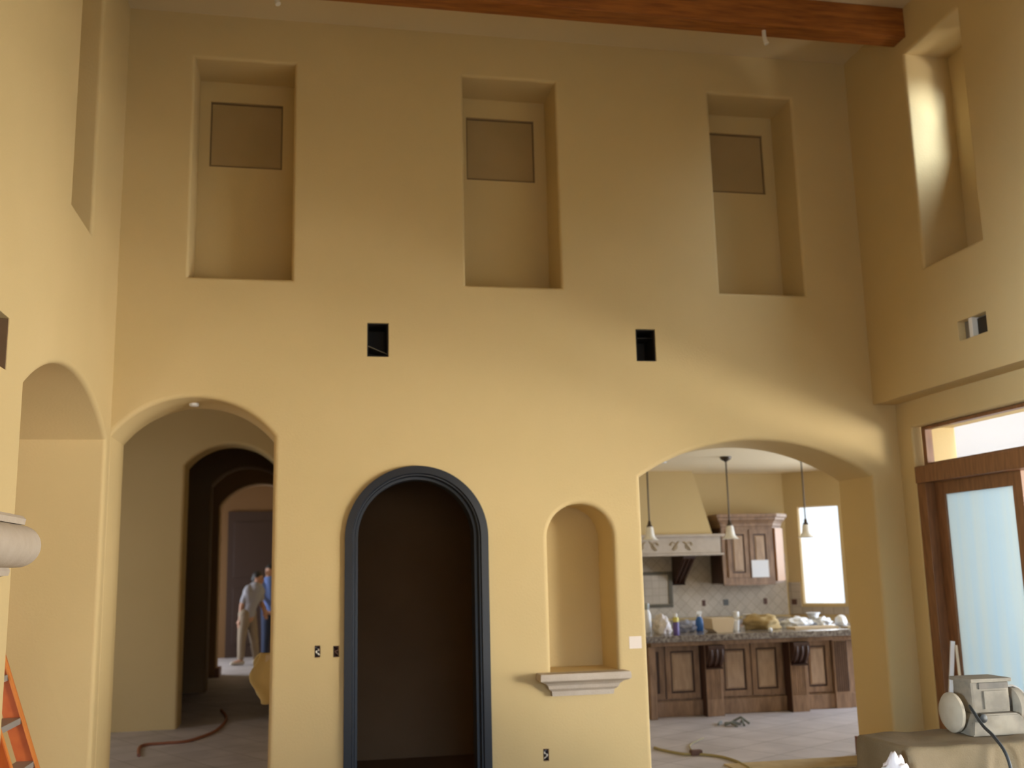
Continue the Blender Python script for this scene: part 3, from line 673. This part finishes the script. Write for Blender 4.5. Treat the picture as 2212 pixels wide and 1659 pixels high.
for x, lab, m in ((5.227, 'open brown outlet box in the backsplash nearest the stove', BOXB), (5.546, 'dark grey outlet box in the backsplash, second from the stove', mat('dark_grey_plastic', (.10, .10, .095), .6)),
               (6.119, 'open brown outlet box in the backsplash under the wall cabinet', BOXB)):
    tag(mk_box('backsplash_outlet', (x-.025-(.012 if 'grey' in lab else 0), x+.025+(.012 if 'grey' in lab else 0), KY-.026, KY-.0195, 1.045, 1.125), m, bev=.002), lab, 'electrical box', 'outlet boxes in the backsplash')
bm = bmesh.new(); prism(bm, rect(.03, .10, 1.03, 1.10), F45t, .017, .024); tag(fin('backsplash_outlet', bm, BOXB), 'open brown outlet box at the backsplash corner nearest the bright window', 'electrical box', 'outlet boxes in the backsplash')
# wall cabinet
t = thing('wall_cabinet', 'brown glazed wall cabinet with crown moulding between hood and window', 'cabinet', (5.8, 13.2, 1.33))
CF = 12.98
body = [(5.37, KY-.021), (5.37, CF), (6.10, CF), (6.30, CF+.17), (6.30, KY-.021)]
bm = bmesh.new(); prism(bm, body, lambda a, b, d: (a, b, d), 1.335, 2.08); fin('carcass', bm, CABW, t)
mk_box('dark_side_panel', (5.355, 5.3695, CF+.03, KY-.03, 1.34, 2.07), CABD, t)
for x0, x1 in ((5.44, 5.735), (5.755, 6.045)): raised_panel(None, None, x0, x1, 1.42, 2.04, CF, t, 'door')
def grow(P, g): return [(5.37-g*1.0, KY-.021), (5.37-g, CF-g), (6.10+g*.4, CF-g), (6.30+g, CF+.17-g*.4), (6.30+g, KY-.021)]
bm = bmesh.new(); steps = [(0, 2.08), (.012, 2.09), (.015, 2.12), (.035, 2.15), (.06, 2.175), (.065, 2.20), (.085, 2.21), (.085, 2.25), (.0, 2.25)]
rings = [[bm.verts.new((x, y, z)) for x, y in grow(body, g)] for g, z in steps]
for A, B in zip(rings, rings[1:]):
    for j in range(4): bm.faces.new((A[j], A[j+1], B[j+1], B[j]))
bm.faces.new([bm.verts.new(v.co) for v in rings[-2]])
fin('crown_moulding', bm, CABW, t)
bm = bmesh.new(); prism(bm, [(6.112, CF+.002), (6.128, CF-.022), (6.31, CF+.135), (6.298, CF+.165)], lambda a, b, d: (a, b, d), 1.36, 2.06)
fin('angled_corner_post', bm, mat('window_lit_wood', (.42, .20, .075), .35), t)  # cabinet wood lightened on this side: window light put into the colour
mk_box('light_rail', (5.37, 6.10, CF-.005, CF+.02, 1.315, 1.345), CABW, t, .004)
tag(mk_box('taped_paper', (5.765, 6.005, CF-.0265, CF-.0235, 1.415, 1.64), PAPER), 'sheet of white paper taped low on the right wall cabinet door', 'paper')
# pendants
def pendant():
    t = thing('pendant_light', 'pendant with bell glass shade hanging left over the island, in front of the hood', 'pendant light', (3.81, 11.3, KZ), 'pendant lights over the island')
    X, Y = 3.81, 11.3
    bm = bmesh.new(); lathe(bm, [(.005, 2.775), (.02, 2.785), (.06, 2.81), (.068, 2.838), (.0, 2.839)], (X, Y, 0), 24); fin('canopy', bm, BRONZE, t, True)
    bm = bmesh.new(); tube(bm, [(X, Y, 2.79), (X, Y, 2.45), (X, Y, 2.08)], .009, 8); fin('rod', bm, BRONZE, t, True)
    bm = bmesh.new(); lathe(bm, [(.0, 2.10), (.016, 2.10), (.02, 2.06), (.034, 2.045), (.034, 2.02), (.0, 2.02)], (X, Y, 0), 20); fin('socket_cap', bm, BRONZE, t, True)
    bm = bmesh.new(); lathe(bm, [(.034, 2.035), (.042, 2.02), (.047, 1.97), (.055, 1.93), (.078, 1.90), (.098, 1.885), (.094, 1.883), (.072, 1.898), (.050, 1.93), (.042, 1.97), (.036, 2.02)], (X, Y, 0), 28)
    fin('glass_shade', bm, GLASSM, t, True, 60)
    return t
p0 = pendant()
def dup(root, delta, label):
    r = root.copy(); COL.objects.link(r); r.location = Vector(root.location)+Vector(delta); r['label'] = label
    for ch in list(root.children):
        c = ch.copy(); COL.objects.link(c); c.parent = r; c.matrix_parent_inverse = ch.matrix_parent_inverse.copy()
        for g in ch.children:
            q = g.copy(); COL.objects.link(q); q.parent = c; q.matrix_parent_inverse = g.matrix_parent_inverse.copy()
    return r
dup(p0, (.975, 0, 0), 'pendant with bell glass shade hanging in the middle, before the wall cabinet')
dup(p0, (1.93, 0, 0), 'pendant with bell glass shade hanging rightmost, against the bright window')
bm = bmesh.new(); lathe(bm, [(0, KZ-.004), (.045, KZ-.004), (.06, KZ-.010), (.065, KZ)], (4.2, 11.9, 0), 24)
tag(fin('recessed_light', bm, WHITE, smooth=True), 'small round recessed light in the kitchen ceiling', 'light')
# ---- clutter on the island (all stand on the granite)
def can(nm, x, y, prof, m, label, cat, parts=()):
    t = thing(nm, label, cat, (x, y, CT))
    bm = bmesh.new(); lathe(bm, [(r, CT+z) for r, z in prof], (x, y, 0), 20); fin('body', bm, m, t, True)
    for pn, pp, pm in parts:
        bm = bmesh.new(); lathe(bm, [(r, CT+z) for r, z in pp], (x, y, 0), 20); fin(pn, bm, pm, t, True)
    return t
def lump(nm, x, y, sx, sy, sz, m, label, cat, seed=0, amp=.3, fr=2.2):
    bm = bmesh.new(); bmesh.ops.create_icosphere(bm, subdivisions=4, radius=1)
    for v in bm.verts:
        p = v.co + Vector((seed*3.1, seed, 0)); k = 1+amp*noise.noise(p*fr)+amp*.5*noise.noise(p*fr*2.7)
        z = v.co.z*k; z = max(z, -.55)+.55
        v.co = Vector((x+v.co.x*k*sx, y+v.co.y*k*sy, CT+z/1.55*sz))
    return tag(fin(nm, bm, m, None, True, 180), label, cat)
can('water_jug', 3.745, 11.34, [(0, 0), (.043, 0), (.045, .02), (.045, .20), (.03, .235), (.02, .25), (0, .25)], WHITE, 'tall white jug at the left end of the island counter', 'jug',
    [('neck', [(.022, .25), (.03, .27), (.03, .315), (.02, .325), (0, .325)], mat('grey_clear_plastic', (.42, .46, .46), .3))])
lump('plastic_bag', 3.85, 11.17, .085, .10, .20, BAGM, 'crumpled white plastic bag standing beside the white jug, the taller bag', 'bag', 1)
lump('plastic_bag', 3.80, 10.93, .075, .07, .145, BAGM, 'pinkish white plastic bag, the shorter one by the yellow-capped can', 'bag', 4)
can('spray_can', 3.868, 10.74, [(0, 0), (.030, 0), (.032, .01), (.032, .125), (.024, .14), (0, .14)], PURP, 'purple can with a yellow collar at the front counter edge', 'spray can',
    [('cap', [(.025, .135), (.031, .14), (.031, .185), (0, .19)], YELL), ('nozzle', [(.017, .19), (.017, .225), (0, .228)], WHITE)])
lump('crumpled_rag', 4.17, 11.25, .10, .09, .12, RAGB, 'crumpled grey-blue rag on the counter between can and spray bottle', 'rag', 7, .4)
t = can('spray_bottle', 4.37, 11.35, [(0, 0), (.042, 0), (.045, .015), (.045, .11), (.03, .14), (.018, .155), (0, .155)], BLUE, 'blue spray bottle with white trigger head on the counter', 'spray bottle',
    [('collar', [(.02, .155), (.02, .18), (0, .18)], WHITE)])
bm = bmesh.new(); box(bm, 4.335, 4.40, 11.335, 11.365, CT+.18, CT+.215, .005); obox(bm, (4.335, 11.35, CT+.20), (4.33, 11.35, CT+.15), .012, .01); fin('trigger_head', bm, WHITE, t)
bm = bmesh.new()   # open-topped carton with sloping base corner
prism(bm, [(4.345, CT+.035), (4.39, CT), (4.57, CT), (4.60, CT+.15), (4.335, CT+.15)], lambda a, b, d: (a, d, b), 10.88, 11.15)
tag(fin('pale_tub', bm, CARD), 'pale cream tub with slanted sides in the middle of the counter', 'tub')
can('paper_cup', 4.71, 11.10, [(0, 0), (.026, 0), (.036, .11), (.038, .112), (.034, .115), (0, .10)], WHITE, 'white cup standing right against the cream tub', 'cup')
can('paper_roll', 4.785, 11.27, [(0, 0), (.035, 0), (.035, .20), (.012, .20), (.012, .18), (0, .18)], WHITE, 'upright white roll behind the cup and cream tub', 'paper roll')
lump('cardboard_heap', 5.05, 11.2, .21, .16, .17, CARDB, 'heap of crumpled brown cardboard on the island counter', 'cardboard', 11, .35, 1.6)
tag(mk_box('white_carton', (4.99, 5.13, 11.42, 11.56, CT, CT+.155), WHITE, bev=.006), 'small white carton standing behind the brown cardboard heap', 'carton')
lump('paper_pile', 5.54, 11.33, .165, .12, .11, PAPER, 'loose pile of white paper right of the cardboard heap', 'paper', 15, .45, 2.0)
lump('paper_pile', 5.87, 11.36, .11, .11, .10, PAPER, 'crumpled white paper between the larger pile and the white helmet-like dome', 'paper', 19, .45, 2.4)
bm = bmesh.new(); box(bm, 5.33, 5.86, 10.92, 11.14, CT, CT+.022)
tag(fin('flat_carton', bm, CARD), 'flattened pale carton lying in front of the white paper piles', 'carton')
can('stacked_plate', 5.90, 11.60, [(0, 0), (.05, 0), (.06, .10), (.07, .13), (.085, .135), (.085, .145), (0, .14)], PAPER, 'small white dish standing on a stem behind the papers', 'dish')
lump('white_dome', 6.12, 11.35, .07, .07, .12, WHITE, 'white rounded dome of wrapping at the right end of the counter', 'wrapping', 23, .12)
bm = bmesh.new(); bmesh.ops.create_icosphere(bm, subdivisions=3, radius=.024)
for v in bm.verts: v.co = v.co*(1+.2*noise.noise(v.co*60))+Vector((4.93, 10.70, CT+.022))
tag(fin('paper_ball', bm, PAPER, None, True, 180), 'tiny white ball of paper at the front edge of the counter', 'paper')
bm = bmesh.new(); obox(bm, (5.90, 10.88, CT+.008), (6.25, 10.95, CT+.008), .12, .014); tag(fin('wood_offcut', bm, CARDB), 'flat brown offcut lying at the right end of the counter', 'board')

# ------------------------------------------------------------------ cords and litter on the floors
def cord(nm, pts, r, m, label, cat='cord'):
    bm = bmesh.new(); tube(bm, spline(pts, 10), r, 8); return tag(fin(nm, bm, m, None, True), label, cat)
cord('extension_cord', [(-1.50, 10.2, .012), (-1.56, 10.75, .012), (-1.36, 10.84, .012), (-1.17, 10.88, .012), (-1.02, 11.2, .012), (-.93, 11.6, .012), (-.90, 12.4, .012), (-1.02, 13.2, .012)], .016, CORDM,
     'reddish brown cord snaking across the hall floor into the dark arches')
cord('extension_cord', [(3.42, 7.95, .01), (3.44, 8.25, .01), (3.40, 8.5, .01), (3.28, 8.66, .01), (3.15, 8.72, .01), (3.05, 8.95, .01), (3.02, 9.1, .01)], .012, CORDG, 'olive cord curving over the kitchen tiles with a dark plug')
cord('extension_cord', [(3.25, 8.70, .01), (3.35, 9.1, .01), (3.62, 9.45, .01)], .006, CORDG, 'thin pale cord running off behind the plug on kitchen tiles')
bm = bmesh.new(); box(bm, 3.20, 3.30, 8.655, 8.72, .0, .045, .012); tag(fin('cord_plug', bm, BOXB), 'dark brown plug joining two cords on the kitchen tiles', 'plug')
bm = bmesh.new()
for k in range(5):
    a = random.uniform(0, PI); x, y = 4.2+random.uniform(-.14, .14), 10.2+random.uniform(-.12, .12); L_ = random.uniform(.08, .15)
    tube(bm, [(x-L_*math.cos(a), y-L_*math.sin(a), .012), (x, y, .02+.01*k), (x+L_*math.cos(a), y+L_*math.sin(a), .012)], .012, 6)
tag(fin('wire_scraps', bm, mat('grey_green_scrap', (.16, .17, .15), .7), None, True), 'small tangle of grey wire scraps on the kitchen floor before the island', 'scrap')
tag(mk_box('floor_board', (3.30, 4.50, YF+.14, YF+.50, .0, .012), CARDB), 'brown protective board lying in the kitchen arch threshold', 'board')

# draped trestle just inside the left arch, mostly hidden by the wall
t = thing('sawhorse', 'sawhorse behind the left arch pier carrying a tan cloth', 'sawhorse', (-.15, 9.2, 0))
mk_box('beam', (-.36, .08, 9.17, 9.23, .86, .93), CARD, t)
for x in (-.30, .02):
    for s in (-1, 1):
        bm = bmesh.new(); obox(bm, (x, 9.2+s*.25, 0), (x, 9.2+s*.03, .88), .035, .05); fin('leg', bm, CARD, t)
bm = bmesh.new(); nx, ny = 30, 40; V = []
for j in range(ny+1):
    row = []
    for i in range(nx+1):
        s = j/ny*2-1; x = -.40+.48*i/nx
        edge = (.065*math.sin(abs(s)*3.3)+.02*math.sin(s*9)) * (1-i/nx) * -1
        y = 9.2+s*.22*(1-.25*abs(s))+.02*math.sin(x*30+s*3); z = .955-.40*abs(s)**1.15+.012*math.sin(x*22)
        row.append(bm.verts.new((x+edge, y, z)))
    V.append(row)
for j in range(ny):
    for i in range(nx): bm.faces.new((V[j][i], V[j][i+1], V[j+1][i+1], V[j+1][i]))
c = tag(fin('drop_cloth', bm, DROP, None, True, 180), 'tan drop cloth hanging over the sawhorse, peeking past the left arch pier', 'cloth')
c.modifiers.new('thick', 'SOLIDIFY').thickness = .006
# small dark boot-like block by arch three
mk_bb = tag(mk_box('baseboard_hall', (-1.47, -1.40, A4-.03, A4+.42, 0, .14), BASEW), kind='structure')

# ------------------------------------------------------------------ people
def capsule(bm, a, ra, b, rb, n=16, sc=(1, 1)):
    a, b = Vector(a), Vector(b); d = b-a; L = d.length; d.normalize(); u = d.orthogonal().normalized()
    s = d.cross(u); rings = []
    prof = [(ra*math.sin(t), -ra*math.cos(t)) for t in [PI/2*k/5 for k in range(1, 6)]]+[(rb*math.cos(t), L+rb*math.sin(t)) for t in [PI/2*k/5 for k in range(0, 5)]]
    A = bm.verts.new(a-d*ra); B = bm.verts.new(b+d*rb)
    for r, h in prof: rings.append([bm.verts.new(a+d*h+(u*math.cos(2*PI*k/n)+s*math.sin(2*PI*k/n))*r) for k in range(n)])
    for k in range(n):
        bm.faces.new((A, rings[0][(k+1)%n], rings[0][k])); bm.faces.new((B, rings[-1][k], rings[-1][(k+1)%n]))
        for p, q in zip(rings, rings[1:]): bm.faces.new((p[k], p[(k+1)%n], q[(k+1)%n], q[k]))
def ball(bm, c, r, sc=(1, 1, 1)):
    m_ = bmesh.ops.create_icosphere(bm, subdivisions=3, radius=r)
    for v in m_['verts']: v.co = Vector((v.co.x*sc[0], v.co.y*sc[1], v.co.z*sc[2]))+Vector(c)
def blob(nm, segs, m, parent, vox):
    bm = bmesh.new()
    for s in segs:
        if len(s) == 4: capsule(bm, *s)
        else: ball(bm, *s)
    o = fin(nm, bm, m, parent)
    r = o.modifiers.new('skin', 'REMESH'); r.mode = 'VOXEL'; r.voxel_size = vox; r.use_smooth_shade = True
    k = o.modifiers.new('soft', 'SMOOTH'); k.factor = .5; k.iterations = 3
    return o
def person(name, label, J, face, shirt, pants, long_pants=True):
    """J: dict of joints; face: unit vector the head looks along"""
    V = {k: Vector(p) for k, p in J.items()}; t = thing(name, label, 'person', (V['hip'].x, V['hip'].y, 0))
    f = Vector(face).normalized(); side = f.cross(Vector((0, 0, 1))).normalized()
    H = V['head']; body = [(H, .098, (.86, .95, 1.12)), (H+f*.03+Vector((0, 0, -.07)), .062, (.9, 1, 1)),
        (V['neck']+Vector((0, 0, -.02)), .055, H+Vector((0, 0, -.05)), .052),
        (H+f*.105+Vector((0, 0, -.02)), .016, (1, 1, 1.5)), (H+f*.088+Vector((0, 0, -.062)), .018, (1.3, 1.3, .6)),
        (H+side*.088, .022, (.8, .8, 1.3)), (H-side*.088, .022, (.8, .8, 1.3)),
        (V['neck']+Vector((0, 0, -.08)), .12, V['waist'], .115), (V['waist'], .115, V['hip'], .125)]
    sh, pt, shoes = [], [], []
    for s in 'LR':
        S, E, W = V['sh'+s], V['el'+s], V['wr'+s]; K, A, Hh = V['kn'+s], V['an'+s], V['hp'+s]
        body += [(V['neck']+Vector((0, 0, -.06)), .07, S, .058), (S, .056, E, .042), (E, .042, W, .028),
                 (S+Vector((0, 0, -.05)), .09, V['waist'].lerp(S, .12), .10), (Hh, .088, K, .060), (K, .060, A, .040)]
        pd = (W-E).normalized(); hs = side*(1 if s == 'L' else -1); palm = W+pd*.055
        body.append((W+pd*.02, .026, palm+pd*.02, .034))
        for q, (ln, off) in enumerate(((.075, -.027), (.085, -.009), (.080, .009), (.062, .026))):
            r0 = palm+pd*.035+f*off; r1 = r0+pd*ln*.55-hs*.004; r2 = r1+pd*ln*.38+hs*.012*(-1)
            body += [(r0, .0095, r1, .009), (r1, .009, r2, .0075)]
        tb = W+pd*.03+f*-.02; body += [(tb, .012, tb+pd*.035-f*.03, .010), (tb+pd*.035-f*.03, .010, tb+pd*.06-f*.036, .008)]
        fd = Vector((f.x, f.y, 0)).normalized() if 'foot'+s not in V else (V['foot'+s]-A).normalized()
        fd = Vector((fd.x, fd.y, 0)).normalized()
        body.append((A+Vector((0, 0, -.02)), .038, A+Vector((0, 0, -.045))+fd*.13, .032))
        shoes += [(A+Vector((0, 0, -.045))-fd*.03, .044, A+Vector((0, 0, -.055))+fd*.16, .036)]
        m1 = S.lerp(E, .75); sh += [(V['neck']+Vector((0, 0, -.065)), .082, S, .072), (S, .072, m1, .060), (S+Vector((0, 0, -.06)), .10, V['waist'].lerp(S, .12), .115)]
        pt += [(Hh+Vector((0, 0, .04)), .108, K, .078), (K, .078, A+Vector((0, 0, .05)), .062)] if long_pants else [(Hh+Vector((0, 0, .04)), .108, K, .085)]
    sh += [(V['neck']+Vector((0, 0, -.09)), .132, V['waist'], .130), (V['waist'], .130, V['hip']+Vector((0, 0, .04)), .138)]
    pt += [(V['hpL']+Vector((0, 0, .06)), .112, V['hpR']+Vector((0, 0, .06)), .112)]
    bo = blob('body', body, SKIN, t, .0075)
    blob('shirt', sh, shirt, t, .012); blob('trousers', pt, pants, t, .012)
    for k in (0, 1): blob('shoe', [shoes[k]], SHOE, t, .01)
    blob('hair', [(H-f*.018+Vector((0, 0, .028)), .104, (.92, .98, 1.02)), (H-f*.055+Vector((0, 0, -.02)), .08)], HAIR, t, .009)
    for s in (-1, 1):
        bm = bmesh.new(); ball(bm, H+f*.088+side*.032*s+Vector((0, 0, .004)), .010); fin('eye', bm, KRUB, t, True, 180)
    return t
Y1 = 19.6
person('person', 'person in grey T-shirt and khaki trousers bending forward at the end of the hall', dict(
    head=(-.925, Y1+.02, 1.535), neck=(-.965, Y1, 1.44), waist=(-1.07, Y1, 1.02), hip=(-1.10, Y1, .86),
    shL=(-1.09, Y1-.06, 1.35), shR=(-.90, Y1+.15, 1.35), elL=(-1.20, Y1-.08, 1.06), wrL=(-1.225, Y1-.10, .82),
    elR=(-.86, Y1+.17, 1.08), wrR=(-.80, Y1+.02, .92), hpL=(-1.15, Y1-.06, .84), hpR=(-1.05, Y1+.07, .84),
    knL=(-1.19, Y1-.04, .46), anL=(-1.20, Y1-.02, .095), knR=(-.98, Y1+.08, .46), anR=(-.94, Y1+.06, .095),
    footL=(-1.40, Y1-.08, .09), footR=(-.80, Y1-.12, .09)), (.75, -.35, -.1), SHIRTG, PANTS)
Y2 = 20.05
person('person', 'dark-haired person in blue shirt half hidden behind the arch edge', dict(
    head=(-.735, Y2, 1.665), neck=(-.73, Y2, 1.55), waist=(-.71, Y2, 1.12), hip=(-.70, Y2, .95),
    shL=(-.87, Y2-.02, 1.46), shR=(-.56, Y2+.05, 1.46), elL=(-.90, Y2-.10, 1.18), wrL=(-.82, Y2-.22, 1.0),
    elR=(-.52, Y2-.02, 1.18), wrR=(-.60, Y2-.20, 1.02), hpL=(-.78, Y2, .93), hpR=(-.62, Y2, .93),
    knL=(-.79, Y2-.02, .50), anL=(-.80, Y2, .095), knR=(-.61, Y2-.02, .50), anR=(-.60, Y2, .095)), (-.6, -.8, -.1), SHIRTB, JEANS)
